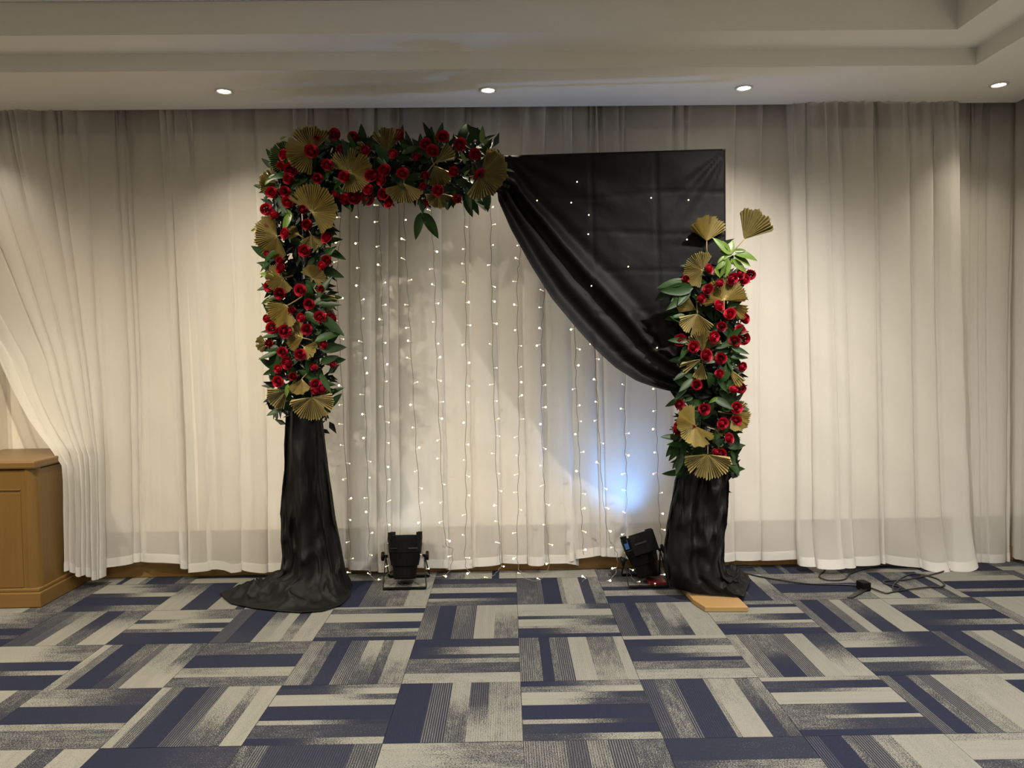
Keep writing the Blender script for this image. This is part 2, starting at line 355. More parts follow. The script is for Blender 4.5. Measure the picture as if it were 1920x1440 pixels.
def tile_geom(c, k, strips, dx=0, dy=0):
    """verts, faces, per-face-corner (uv, tone, lin) of one tile in its own frame, centre at the origin"""
    H = (c+k) % 2 == 0; g = .2491; tot = sum(s[0] for s in strips)
    V, Fc, A = [], [], []
    NS = 5; a = -g; off = random.uniform(0, 9)
    for s in strips:
        b = a + 2*g*s[0]/tot; lin = s[3] if len(s) > 3 else 0
        brk = random.uniform(.35, .65); wd = random.uniform(.3, .95)
        ts = []
        for i in range(NS+1):
            q = i/NS; e = min(1, max(0, (q-brk)/wd+.5)); e = e*e*(3-2*e)
            ts.append(s[1] + (s[2]-s[1])*e)
        for i in range(NS):
            l0, l1 = -g+2*g*i/NS, -g+2*g*(i+1)/NS
            n = len(V)
            for (l, cc, t) in ((l0, a, ts[i]), (l1, a, ts[i+1]), (l1, b, ts[i+1]), (l0, b, ts[i])):
                # strips run across from far (H) or from left (V)
                V.append((l, -cc, 0) if H else (cc, -l, 0)); A.append((l+off, cc+off*.7, t, lin))
            Fc.append((n+3, n+2, n+1, n) if H else (n, n+3, n+2, n+1))
        a = b
    n = len(V)
    V += [(-g,-g,0),(g,-g,0),(g,g,0),(-g,g,0),(-g,-g,-.012),(g,-g,-.012),(g,g,-.012),(-g,g,-.012)]
    A += [(off, off, .05, 0)]*8
    for p in ((0,1,5,4),(1,2,6,5),(2,3,7,6),(3,0,4,7)): Fc.append(tuple(n+i for i in p))
    return V, Fc, A
def tile_mesh(name, V, Fc, A):
    m = bpy.data.meshes.new(name); m.from_pydata(V, [], Fc); m.update()
    uv = m.uv_layers.new(name='UVMap')
    at = m.attributes.new('tone', 'FLOAT', 'POINT'); al = m.attributes.new('lin', 'FLOAT', 'POINT')
    at.data.foreach_set('value', [a[2] for a in A]); al.data.foreach_set('value', [a[3] for a in A])
    flat = []
    for l in m.loops: flat += [A[l.vertex_index][0], A[l.vertex_index][1]]
    uv.data.foreach_set('uv', flat)
    m.materials.append(MT['carpet']); return m
cT, sT = math.cos(TH), math.sin(TH)
rest = ([], [], []); trnd = random.Random(3)
for k in range(-3, 19):
    for c in range(-13, 8):
        u, v_ = .5*(c+.5), .5*(k+.5)
        x = OX + cT*u + sT*v_; y = OY + sT*u - cT*v_
        if x < XL+.2 or x > XR+.2 or y > YB+.2 or y < YF+.2: continue
        st = TP.get((c, k)) or random_tile(trnd)
        V, Fc, A = tile_geom(c, k, st)
        # tiles at the walls are cut to fit
        V = [(min(p[0], XR-.004-x), min(p[1], YB-.004-y), p[2]) for p in V]
        if y > .9 and x > -5.2:
            o = link('carpet_tile', tile_mesh('carpet_tile', V, Fc, A), floor)
            o.location = (x, y, trnd.uniform(-.0006, .0006)); o.rotation_euler = (0, 0, TH)
        else:
            n = len(rest[0])
            rest[0].extend((x+cT*p[0]-sT*p[1], y+sT*p[0]+cT*p[1], p[2]) for p in V)
            rest[1].extend(tuple(i+n for i in f) for f in Fc); rest[2].extend(A)
o = link('carpet_tiles_behind', tile_mesh('carpet_tiles_behind', *rest), floor); o['kind'] = 'stuff'

# ---------------------------------------------------------------- downlights
def downlight(x, y, z, label, group, watts, col=WARM, ang=96, tgt=None, blend=1.0):
    t = tag(empty('downlight', (x, y, z)), label, 'ceiling light', group)
    n = 24
    v, f = [], []
    for i in range(n):
        a = 2*PI*i/n; ca, sa = math.cos(a), math.sin(a)
        for r, zz in ((.052, -.0005), (.050, -.007), (.040, -.008), (.036, .0), (.034, -.001)):
            v.append((r*ca, r*sa, zz))
    for i in range(n):
        for j in range(4):
            f.append((i*5+j, ((i+1) % n)*5+j, ((i+1) % n)*5+j+1, i*5+j+1))
    mesh('rim', v, f, MT['ring'], t, True)
    mesh('lens', [(.035*math.cos(2*PI*i/n), .035*math.sin(2*PI*i/n), -.003) for i in range(n)], [tuple(range(n-1, -1, -1))], MT['lamp'], t)
    s = spot('lamp', (x, y, z-.02), tgt or (x, y, 0), watts, col, ang, blend, .03)
    s.parent = t; s.location = (0, 0, -.02)
LABS = ['recessed round ceiling light, first from the left, over the pleated curtain', 'recessed round ceiling light, second from the left, above the flower garland',
        'recessed round ceiling light, third from the left, above the black draped sheet', 'recessed round ceiling light at the far right end of the soffit']
for (px, py), lab in zip(((420, 170), (915, 168), (1395, 164), (1873, 158)), LABS):
    p = unZ(px, py, ZS1)
    downlight(p.x, p.y, ZS1, lab, 'soffit downlights', SPOT_W)
for i, x in enumerate((-3.0, -4.5)):
    downlight(x, 4.45, ZS1, 'soffit downlight left of the frame, number %s along the back' % ('one', 'two')[i], 'soffit downlights', SPOT_W)
for i, y in enumerate((2.97, 1.49, 0.0)):
    downlight(2.9, y, ZS1, 'soffit downlight on the right side of the room, %s from the back' % ('second', 'third', 'fourth')[i], 'soffit downlights', SPOT_W)
for (x, y, w, colr, ang, lab) in ((0.05, 1.0, COFFER_W, MIDL, 158, 'middle of the raised ceiling, straight above the photographer'), (-2.0, 2.9, FILL_W*1.2, WARM, 148, 'raised ceiling nearest the left flower column'), (1.4, 3.0, FILL_W*1.4, NEUT, 146, 'raised ceiling nearest the right flower column'),
        (-2.4, .6, FILL_W*.8, WARM, 155, 'raised ceiling left of the middle light, added as fill'), (2.0, .9, FILL_W*1.5, NEUT, 155, 'raised ceiling right of the middle light, added as fill'), (0, -1.6, FILL_W, NEUT, 160, 'raised ceiling at the rear of the room, added as fill'), (-3.7, 2.4, FILL_W*1.2, WARM, 140, 'raised ceiling at the far left, added as fill')):  # the lights on this line are unseen, added as fill for the room
    downlight(x, y, ZTOP, 'recessed light in the '+lab, 'coffer downlights', w, colr, ang, blend=.9)
# two unseen tilted fill lights, added to brighten the flowers
downlight(-2.5, 2.75, ZTOP, 'added fill light tilted toward the left flower garland', 'coffer downlights', 80, WARM, 54, tgt=(-1.0, 4.4, 1.6))
downlight(2.1, 2.9, ZTOP, 'added fill light tilted toward the right flower column', 'coffer downlights', 48, NEUT, 60, tgt=(1.4, 4.4, 1.55))

# ---------------------------------------------------------------- sheer curtains
def curtain(name, label, edges, Yb, folds, seed, depth=.055, over=1.8, hemz=None, gather=True, ybend=None, hemlen=.055, group='ivory sheer curtains'):
    """edges(z)->(xl,xr) world; folds = number of pleats; each pleat tucks under itself"""
    rnd = random.Random(seed)
    ws = [rnd.uniform(.25, 1.0)**1.6 for _ in range(folds)]; tot = sum(ws)
    ph = [rnd.uniform(0, 6.28) for _ in range(8)]
    os_ = [over*rnd.uniform(.55, 1.25) for _ in ws]; ds = [depth*rnd.uniform(.5, 1.3) for _ in ws]
    cols = []; acc = 0; SUB = 12
    for w, o_, d_ in zip(ws, os_, ds):
        for i in range(SUB):
            s = i/SUB
            cols.append((acc, w/tot, s, o_, d_))
        acc += w/tot
    cols.append((acc-ws[-1]/tot, ws[-1]/tot, 1.0, os_[-1], ds[-1]))
    zt = 3.18; NV = 34
    def pt(c, v):
        a, w, s, o_, d_ = c
        u0 = a + w*s
        zb = hemz(u0) if hemz else .06
        z = zt + (zb-zt)*v
        xl, xr = edges(z)
        drift = .012*math.sin(3.1*u0*2+ph[0]+v*1.7) + .006*math.sin(17*u0+ph[1]+3*v)
        om = o_*(.75+.35*math.sin(ph[2]+5*u0+2.2*v))
        sx = s - om*math.sin(2*PI*s)/(2*PI)
        u = a + w*sx + drift*math.sin(PI*u0)*v
        x = xl + (xr-xl)*u
        dep = d_*(.55+.5*v)
        y = Yb - dep*(math.sin(PI*s)**.7 if 0 < s < 1 else 0) - .012*math.sin(9*u0+ph[3]+1.3*v)
        if gather:
            gk = max(0, min(1, (z-2.35)/.6))
            y += gk*.018*math.sin(2*PI*u0*folds*3.3+ph[4]); x += gk*.016*math.sin(2*PI*u0*folds*2.7+ph[5])
        y += .004*math.sin(13*z+ph[6]+20*u0)*v
        if ybend: y += ybend(u0, z)
        return Vector((x, y, z))
    V = []; Fc = []
    vs_ = [(i/NV) for i in range(NV+1)]
    for v in vs_:
        for c in cols: V.append(pt(c, v))
    n = len(cols)
    for i in range(NV):
        for j in range(n-1): Fc.append((i*n+j, i*n+j+1, (i+1)*n+j+1, (i+1)*n+j))
    o = tag(mesh(name, V, Fc, MT['sheer'], None, True), label, 'curtain', group)
    # doubled hem along the bottom, lying on the front of the sheet
    HV = []; HF = []
    for q in range(4):
        for c in cols:
            p1 = pt(c, 1.0); L = p1.z; v = 1 - (hemlen*q/3)/(zt-L) * 1.0
            p = pt(c, v); p.y -= .003; HV.append(p)
    for i in range(3):
        for j in range(n-1): HF.append((i*n+j, (i+1)*n+j, (i+1)*n+j+1, i*n+j+1))
    mesh('hem', HV, HF, MT['hem'], o, True)
    return o
def vert_edges(pl, pr, Y):
    """straight or bent edges through photo points at plane Y"""
    L = sorted([(unY(x, y, Y).z, unY(x, y, Y).x) for x, y in pl]); R = sorted([(unY(x, y, Y).z, unY(x, y, Y).x) for x, y in pr])
    return lambda z: (interp(L, z), interp(R, z))
def hem_px(pts, Y):
    xs = [unY(x, y, Y) for x, y in pts]; x0, x1 = xs[0].x, xs[-1].x
    T = [((p.x-x0)/(x1-x0), p.z) for p in xs]
    return lambda u: interp(T, u)
# left panel drawn aside over the cabinet: sweeps right to the gather, then falls
def tieback_edges():
    Lp = [(-330, 150), (-255, 300), (-180, 420), (-80, 560), (0, 670), (30, 738), (60, 788), (90, 828), (116, 853), (120, 900), (121, 960), (121, 1045)]
    Rp = [(158, 150), (160, 300), (172, 480), (180, 640), (188, 760), (190, 853), (192, 950), (194, 1068)]
    return vert_edges(Lp, Rp, 4.78)
def tb_bend(u, z):
    # the sheet comes forward of the cabinet side below the gather
    k = max(0, min(1, (1.5-z)/.7)); return -.20*k*(1-u)**1.0 - .03*k
def tb_hem(u): return .135 - .10*u + .012*math.sin(14*u)
TBE = tieback_edges()
def TBX(z):
    # tail hangs forward of Y=4.78, so bring the edges in along the view
    l, r = TBE(z); k = max(0, min(1, (1.5-z)/.7)); return l*(1-.047*k), r*(1-.010*k)
curtain('curtain', 'ivory sheer curtain panel swept aside and gathered over the wooden cabinet corner', TBX, 4.79, 8, 11, depth=.045, over=1.7, hemz=tb_hem, ybend=tb_bend)
curtain('curtain', 'ivory sheer curtain panel just right of the swept-aside panel, left of the flower garland',
        vert_edges([(150, 190), (172, 480), (186, 700), (190, 1070)], [(318, 190), (332, 500), (345, 800), (356, 1068)], 4.83), 4.84, 5, 22,
        depth=.045, over=1.6, hemz=hem_px([(190, 1067), (215, 1060), (260, 1053), (310, 1053), (340, 1060), (358, 1066)], 4.82))
curtain('curtain', 'ivory sheer curtain panel directly behind the left flower column and black left leg drape',
        vert_edges([(314, 190), (332, 500), (350, 800), (356, 1074)], [(700, 190), (698, 600), (696, 1070)], 4.81), 4.825, 7, 35,
        hemz=hem_px([(356, 1075), (385, 1070), (420, 1067), (424, 1075), (455, 1068), (490, 1074), (560, 1067), (640, 1066), (696, 1066)], 4.8))
curtain('curtain', 'ivory sheer curtain panel behind the fairy lights in the middle of the arch',
        vert_edges([(672, 190), (674, 600), (678, 1070)], [(1078, 190), (1076, 600), (1086, 1070)], 4.83), 4.85, 9, 41, depth=.055,
        hemz=hem_px([(678, 1066), (720, 1069), (780, 1060), (850, 1068), (900, 1060), (960, 1053), (1010, 1056), (1060, 1055), (1086, 1062)], 4.83))
curtain('curtain', 'ivory sheer curtain panel lit blue, behind the black swag and right flower column',
        vert_edges([(1050, 190), (1052, 600), (1066, 1070)], [(1510, 190), (1500, 600), (1500, 1060)], 4.83), 4.85, 9, 57,
        hemz=hem_px([(1066, 1052), (1110, 1040), (1160, 1042), (1300, 1052), (1415, 1048), (1422, 1052), (1470, 1046), (1500, 1046)], 4.83))
def puddle(u, z): return -.07*max(0, (.35-z)/.35)**2*(.6+.4*math.sin(9*u)) - .02
curtain('curtain', 'long ivory sheer curtain panel whose hem spreads onto the carpet at right',
        vert_edges([(1476, 190), (1482, 500), (1489, 800), (1489, 1060)], [(1790, 190), (1795, 500), (1803, 800), (1814, 1060)], 4.80), 4.79, 8, 64, depth=.06,
        hemz=hem_px([(1489, 1060), (1540, 1061), (1600, 1058), (1660, 1058), (1700, 1062), (1740, 1068), (1790, 1066), (1814, 1056)], 4.72), ybend=puddle)
curtain('curtain', 'narrow ivory sheer curtain panel at the far right, beside the dark wall corner',
        vert_edges([(1780, 190), (1782, 600), (1790, 1060)], [(1906, 190), (1896, 600), (1894, 1060)], 4.85), 4.87, 5, 77, depth=.045,
        hemz=hem_px([(1790, 1054), (1840, 1054), (1894, 1052)], 4.85))
# side-wall curtain (runs along x, toward the camera)
def side_curtain():
    V, Fc = [], []; n = 90
    for i in range(14):
        z = 3.18 - (3.18-.03)*i/13
        for j in range(n+1):
            t = j/n; y = 4.93 - 3.6*t
            V.append((3.275 + .020*math.sin(t*150) + .01*math.sin(t*61+z), y + .012*math.sin(t*300), z))
    for i in range(13):
        for j in range(n): Fc.append((i*(n+1)+j, (i+1)*(n+1)+j, (i+1)*(n+1)+j+1, i*(n+1)+j+1))
    tag(mesh('curtain', V, Fc, MT['sheer'], None, True), 'shaded sheer curtain along the right side wall, at the edge of the picture', 'curtain', 'ivory sheer curtains')
side_curtain()

# ---------------------------------------------------------------- wooden cabinet
def cabinet():
    x1, y0 = -2.585, 4.335; t = tag(empty('cabinet', (x1, y0, 0)), 'honey coloured wooden counter cabinet with angled corner post at the far left', 'cabinet')
    def B(name, a, b, mat='wood', bev=.004):
        return MB().box((a[0]-x1, a[1]-y0, a[2]), (b[0]-x1, b[1]-y0, b[2])).build(name, MT[mat], t, bevel=bev)
    B('body', (-5.2, y0, .10), (x1-.05, 4.93, .77))
    B('side_panel', (x1-.05, y0+.05, .10), (x1, 4.93, .77))
    B('plinth', (-5.2, y0-.025, 0), (x1+.022, 4.93, .085), 'wood_h', .006)
    B('moulding', (-5.2, y0-.012, .085), (x1+.010, 4.93, .105), 'wood_h', .005)
    B('top', (-5.2, y0-.015, .775), (x1+.012, 4.95, .82), 'wood_h', .010)
    n = 10
    mb = MB(); v = []; f = []
    for z in (.105, .775):
        for i in range(n+1):
            a = -PI/2 + (PI/2)*i/n; v.append((-.05+.055*math.cos(a), .05+.055*math.sin(a)-.0, z))
        v.append((-.06, .06, z))
    m_ = n+2
    for i in range(m_): f.append((i, (i+1) % m_, m_+(i+1) % m_, m_+i))
    f.append(tuple(range(m_-1, -1, -1))); f.append(tuple(range(m_, 2*m_)))
    mesh('corner_post', v, f, MT['wood'], t)
    MB().box((-2.7, -.006, .655), (-.08, .0, .663)).box((-2.7, -.003, .11), (-.08, 0, .64)).build('front_panel', MT['wood'], t, bevel=.002)
cabinet()

# ---------------------------------------------------------------- backdrop stand
YL, YR = 4.50, 4.33          # posts
def garland_Y(px): return YL + (YR-YL)*(px-575)/(1330-575)
st = tag(empty('backdrop_stand', (0, 4.42, 0)), 'dark tube backdrop stand under the flowers with a pine foot board', 'stand')
def st_part(mb, name, mat, **k):
    for v in mb.v: v.y -= 4.42
    return mb.build(name, mat, st, **k)
pL = unY(575, 640, YL); pR = unY(1325, 640, YR)
st_part(MB().tube([(pL.x, YL, .02), (pL.x, YL, 2.49)], .019, 10), 'post', MT['steel'], smooth=True)
st_part(MB().tube([(pR.x, YR+.06, .02), (pR.x, YR+.06, 2.46)], .019, 10), 'post', MT['steel'], smooth=True)
st_part(MB().tube([(pL.x, YL+.03, 2.455), (1.27, YR+.06, 2.465)], .016, 10), 'crossbar', MT['steel'], smooth=True)
a, b = unZ(1300, 1124, .028), unZ(1322, 1138, .028); c, d = unZ(1403, 1138, .028), unZ(1388, 1118, .028)
mb = MB(); vv = []
base = [Vector((b.x, b.y, 0)), Vector((c.x, c.y, 0)), Vector((c.x-.005, 4.45, 0)), Vector((a.x-.01, 4.45, 0)), Vector((a.x, a.y, 0))]
n = len(base)
mb.add([p + Vector((0, 0, .001)) for p in base] + [p + Vector((0, 0, .028)) for p in base], [tuple(range(n-1, -1, -1)), tuple(range(n, 2*n))] + [(i, (i+1) % n, n+(i+1) % n, n+i) for i in range(n)])
o = st_part(mb, 'foot_board', MT['pine'], bevel=.003); o['label'] = 'pale pine board under the right leg drape'

# ---------------------------------------------------------------- black cloths
def grid_mesh(name, P, mat, parent=None):
    nv = len(P); nu = len(P[0]); V = [p for r in P for p in r]; Fc = []
    for i in range(nv-1):
        for j in range(nu-1): Fc.append((i*nu+j, (i+1)*nu+j, (i+1)*nu+j+1, i*nu+j+1))
    return mesh(name, V, Fc, mat, parent, True)
def fbm(x, y, z=0): return noise.noise(Vector((x, y, z))) + .5*noise.noise(Vector((2.1*x, 2.1*y, z+5)))
def leg_drape(label, rows, Yp, outline, seed, front_fold, zfloor):
    """rows: (photo y, left px, right px, depth) of the standing part; outline: photo points of the spread hem, back-left round the front to back-right"""
    nu = 150; P = []
    rows_d = []
    for i in range(len(rows)-1):
        for k in range(5):
            t = k/5; rows_d.append([a_+(b_-a_)*t for a_, b_ in zip(rows[i], rows[i+1])])
    rows_d.append(list(rows[-1]))
    for (py, l, r, dep) in rows_d:
        A, B_ = unY(l, py, Yp), unY(r, py, Yp); cx = (A.x+B_.x)/2; hw = (B_.x-A.x)/2; z = (A.z+B_.z)/2
        row = []
        for j in range(nu):
            u = j/(nu-1); a_ = PI*(1.12 - 1.24*u)   # from behind left round the front to behind right
            w = front_fold(u, z)
            rr = 1 + .0*w
            x = cx + hw*math.cos(a_)*(.985+.015*math.sin(9*u+z*3))
            y = Yp - dep*math.sin(a_) - w*max(0, math.sin(a_))
            q1 = fbm(u*5+z*1.1, z*2.6-u*2.2, seed+2); q2 = fbm(u*4-z*2.0, z*3.4+u*3, seed+9); lo = max(0, min(1, (1.05-z)/.5))
            y -= (.010+.022*lo)*(1-min(1, abs(q1)*2.6))**2 + .014*lo*(1-min(1, abs(q2)*2.6))**2
            row.append(Vector((x + .004*fbm(u*9, z*4, seed), y - .008*fbm(u*6, z*3.0, seed+2), z)))
        P.append(row)
    # spread onto the floor
    O = [unZ(x, y, .01) for x, y in outline]
    L = [0]
    for a_, b_ in zip(O, O[1:]): L.append(L[-1]+(b_-a_).length)
    Od = []
    for j in range(nu):
        s = L[-1]*j/(nu-1)
        Od.append(Vector((interp(list(zip(L, [p.x for p in O])), s), interp(list(zip(L, [p.y for p in O])), s), 0)))
    last = P[-1]; NS = 26
    for i in range(1, NS+1):
        t = i/NS; row = []
        for j in range(nu):
            q = last[j]; e = Od[j]; u = j/(nu-1)
            zz = zfloor + (q.z-zfloor)*(1-t)**2.4
            dist = (Vector((e.x, e.y)) - Vector((q.x, q.y))).length
            p = q.lerp(e, t); p.z = zz
            amp = min(.042, .11*dist)*math.sin(PI*min(1, t*1.02))
            rg = 1-min(1, abs(fbm(p.x*5.5+seed, p.y*8+.8*p.x, seed))*2.3); rg2 = 1-min(1, abs(fbm(p.x*11+seed, p.y*12, seed+7))*2)
            p.z += amp*(1.5*rg*rg + .55*rg2*rg2) + amp*.25*(1+math.sin(u*30+3*t+seed))
            p.z = max(p.z, .005 + .004*(1-t))
            row.append(p)
        P.append(row)
    o = grid_mesh('black_drape', P, MT['black'])
    sd = o.modifiers.new('thick', 'SOLIDIFY'); sd.thickness = .002
    return tag(o, label, 'drape', 'black backdrop cloths')
leg_drape('black cloth wrapped round the left leg, spreading a long tail on the carpet',
    [(765, 537, 602, .055), (800, 535, 607, .06), (880, 532, 618, .075), (960, 528, 629, .09), (1010, 527, 638, .10), (1040, 530, 643, .115), (1065, 527, 648, .14)], YL,
    [(560, 1082), (500, 1088), (455, 1102), (411, 1112), (420, 1122), (432, 1131), (470, 1139), (520, 1145), (565, 1148), (605, 1145), (640, 1134), (655, 1118), (662, 1095), (655, 1082), (640, 1078)], 3.3,
    lambda u, z: .016*math.sin(16*u+1.2*z) + .012*math.sin(31*u-3*z) + .03*math.exp(-((u-.42-.12*(1-z))/.07)**2), .010)
leg_drape('black cloth wrapped round the right stand leg, its hem over the pine board',
    [(872, 1272, 1362, .07), (900, 1265, 1364, .075), (940, 1258, 1363, .085), (980, 1250, 1360, .09), (1010, 1246, 1357, .10), (1045, 1243, 1355, .12), (1070, 1246, 1358, .15)], YR,
    [(1270, 1086), (1256, 1095), (1257, 1108), (1275, 1113), (1300, 1121), (1340, 1125), (1396, 1128), (1400, 1112), (1408, 1096), (1402, 1085), (1380, 1078)], 8.1,
    lambda u, z: .02*math.sin(22*u+2*z) + .012*math.sin(37*u-2*z) + .02*math.exp(-((u-.60-.25*(1-z)*.6)/.05)**2), .036)
# big sheet pinned along the crossbar and swept down to the right column
SW = [(285, 930), (330, 930), (375, 934), (430, 958), (500, 997), (560, 1035), (620, 1085), (660, 1122), (690, 1155), (715, 1195), (730, 1240), (741, 1300)]
def sheet():
    NR, NC = 96, 110; P = []
    sp = [Vector((x, y, 0)) for y, x in SW]
    for i in range(NR+1):
        v = i/NR; row = []
        for j in range(NC+1):
            u = (j/NC)**1.35
            yt = 291.5 - 12.5*((interp(SW, 285)*(1-u)+1360*u)-945)/415   # top edge rises to the right
            py = yt + (741-yt)*v
            xl = interp(SW, py); xr = 1360 + 2*v
            px = xl + (xr-xl)*u
            # distance from the swept edge, folds run along it and bunch at both ends
            best = 1e9; bt = 0
            for q in range(2, len(sp)-1):
                a_, b_ = sp[q], sp[q+1]; ab = b_-a_; tt = max(0, min(1, (Vector((px, py, 0))-a_).dot(ab)/ab.length_squared))
                dd = (Vector((px, py, 0))-(a_+ab*tt)).length
                if dd < best: best = dd; bt = (q+tt-2)/(len(sp)-3)
            wd = 34 + 62*math.sin(PI*min(1, bt*.9+.06))
            s = best/wd
            Y = garland_Y(px) - .015
            env = math.exp(-max(0, s-.85)*3.2)
            d = env*(.020*math.cos(s*2*PI*2.0+.5) + .026*math.cos(s*2*PI*1.05-.4+1.2*bt)) - .030*math.exp(-(s/.25)**2)
            # soft radiating pulls from the two top corners
            aA = math.atan2(py-285, px-940); rA = math.hypot(px-940, py-285)
            d += .006*math.sin(aA*19)*math.exp(-rA/260)*min(1, rA/40)
            aB = math.atan2(py-279, 1362-px); rB = math.hypot(px-1362, py-279)
            d += .016*math.cos((aB-.95)*15)*math.exp(-((aB-.95)/.35)**2)*math.exp(-rB/140)*min(1, rB/25)
            # pressed packing creases: a loose grid of little ridges
            for cx_ in (1107, 1228): d += -.0045*math.exp(-((px-cx_-.03*(py-285))/3.2)**2)
            for cy_ in (366, 438, 512, 585, 655): d += -.0040*math.exp(-((py-cy_+.03*(px-1150)+4*math.sin(px*.02+cy_))/3.0)**2)*(1 if px > 1000+.4*(py-300) else .3)
            d += .006*fbm(px*.008, py*.009, 4) + .0022*fbm(px*.03, py*.034, 9)
            p = unY(px, py, Y - d)
            row.append(p)
        P.append(row)
    o = grid_mesh('black_drape', P, MT['black'])
    sd = o.modifiers.new('thick', 'SOLIDIFY'); sd.thickness = .0015; sd.offset = 0
    tag(o, 'large black cloth hung from the top bar, swept in folds to the right flowers', 'drape', 'black backdrop cloths')
sheet()

# ---------------------------------------------------------------- flowers: shared meshes
def rose_mesh(name, opening, rnd):
    V, Fc = [], []
    def petal(a0, span, r0, r1, h0, h1, curl):
        n = len(V); nu, nv = 4, 3
        for i in range(nv+1):
            t = i/nv
            for j in range(nu+1):
                s = j/nu*2-1; a_ = a0 + span*s*(.55+.45*math.sin(PI*(.25+.5*t)))
                r = r0 + (r1-r0)*t**.8 + curl*max(0, t-.6)*1.6
                z = h0 + (h1-h0)*t - .10*abs(s)**2*(h1-h0)*t - curl*max(0, t-.66)*1.5
                V.append((r*math.cos(a_), r*math.sin(a_), z))
        for i in range(nv):
            for j in range(nu): Fc.append((n+i*(nu+1)+j, n+i*(nu+1)+j+1, n+(i+1)*(nu+1)+j+1, n+(i+1)*(nu+1)+j))
    k = opening
    for cnt, r0, r1, h1, span, curl in ((3, .34, .05, 1.03, 1.25, 0), (3, .38, .17, 1.06, 1.2, .0), (4, .42, .33*k, 1.03, 1.05, .02), (4, .46, .53*k, .97, .95, .07), (5, .46, .73*k, .86, .80, .13), (5, .44, .90*k, .66, .78, .18)):
        off = rnd.uniform(0, 6)
        for i in range(cnt): petal(off+2*PI*i/cnt+rnd.uniform(-.15, .15), span, r0, r1*rnd.uniform(.93, 1.07), -.15, h1*rnd.uniform(.94, 1.06), curl*rnd.uniform(.7, 1.2))
    m = bpy.data.meshes.new(name); m.from_pydata(V, [], Fc); m.update(); m.polygons.foreach_set('use_smooth', [True]*len(m.polygons)); m.materials.append(MT['red']); return m
rr = random.Random(5)
ROSES = [rose_mesh('rose', k, rr) for k in (1.0, .92, .8, .66, 1.06)]
def calyx_mesh():
    V, Fc = [], []
    for i in range(5):
        a_ = 2*PI*i/5; n = len(V); ca, sa = math.cos(a_), math.sin(a_); pa, pb = -sa, ca
        for r, z, w in ((.08, -.25, .12), (.45, -.12, .16), (.85, .05, .09), (1.1, -.12, .0)):
            V.append((r*ca+w*pa, r*sa+w*pb, z)); V.append((r*ca-w*pa, r*sa-w*pb, z))
        for q in range(3): Fc.append((n+2*q, n+2*q+1, n+2*q+3, n+2*q+2))
    n = len(V)
    for i in range(6):
        a_ = 2*PI*i/6; V.append((.16*math.cos(a_), .16*math.sin(a_), -.15)); V.append((.07*math.cos(a_), .07*math.sin(a_), -1.2))
    for i in range(6): Fc.append((n+2*i, n+2*i+1, n+(2*i+3) % 12, n+(2*i+2) % 12))
    m = bpy.data.meshes.new('calyx'); m.from_pydata(V, [], Fc); m.update(); m.materials.append(MT['leaf']); return m
CALYX = calyx_mesh()
def leaf_mesh(name, wid, bend, mat):
    V, Fc = [], []; n = 7
    for i in range(n+1):
        t = i/n; w = wid*math.sin(PI*t**.75)**.8 if 0 < t < 1 else .004
        z = bend*t*t; 
        V += [(-w, t, z+.35*w), (0, t, z), (w, t, z+.35*w)]
    for i in range(n):
        a_ = i*3; Fc += [(a_, a_+1, a_+4, a_+3), (a_+1, a_+2, a_+5, a_+4)]
    m = bpy.data.meshes.new(name); m.from_pydata(V, [], Fc); m.update(); m.polygons.foreach_set('use_smooth', [True]*len(m.polygons)); m.materials.append(mat); return m
LEAVES = [leaf_mesh('leaf', w, b_, MT['leaf']) for w, b_ in ((.17, -.15), (.21, -.3), (.15, .1), (.19, -.05))]
BRIGHT = [leaf_mesh('leaf', w, b_, MT['leafbright']) for w, b_ in ((.16, -.15), (.2, -.3))]
def basis(up, face):
    """matrix with local +y along 'up' and +z toward 'face'"""
    y = up.normalized(); z = (face - y*face.dot(y)).normalized(); x = y.cross(z)
    return Matrix((x, y, z)).transposed()
def put(name, m, parent, origin, loc, rot3, scale):
    o = link(name, m, parent)
    o.matrix_local = Matrix.Translation(loc-origin) @ rot3.to_4x4() @ Matrix.Scale(scale, 4); return o
def px2m(px, Y): return px/F*Y
def add_rose(th, org, px, py, Y, rad, rnd, first=[0]):
    loc = unY(px, py, Y)
    face = Vector((rnd.uniform(-.7, .7), -1, rnd.uniform(-.25, .75)))
    R = basis(Vector((rnd.uniform(-1, 1), 0, 1)), face)
    o = put('rose', rnd.choice(ROSES), th, org, loc, R, px2m(rad, Y))
    c = link('calyx', CALYX, o)
    return o
def add_leaf(th, org, px, py, Y, ang, length, rnd, bright=False, tilt=None, roll=None):
    """leaf base at the pixel, pointing at screen angle ang (0 right, 90 up)"""
    loc = unY(px, py, Y); a_ = math.radians(ang)
    d = Vector((math.cos(a_), tilt if tilt is not None else rnd.uniform(-.5, .15), math.sin(a_)))
    face = Vector((rnd.uniform(-.5, .5), -1, rnd.uniform(-.2, .9)))
    return put('leaf', rnd.choice(BRIGHT if bright else LEAVES), th, org, loc, basis(d, face), px2m(length, Y))
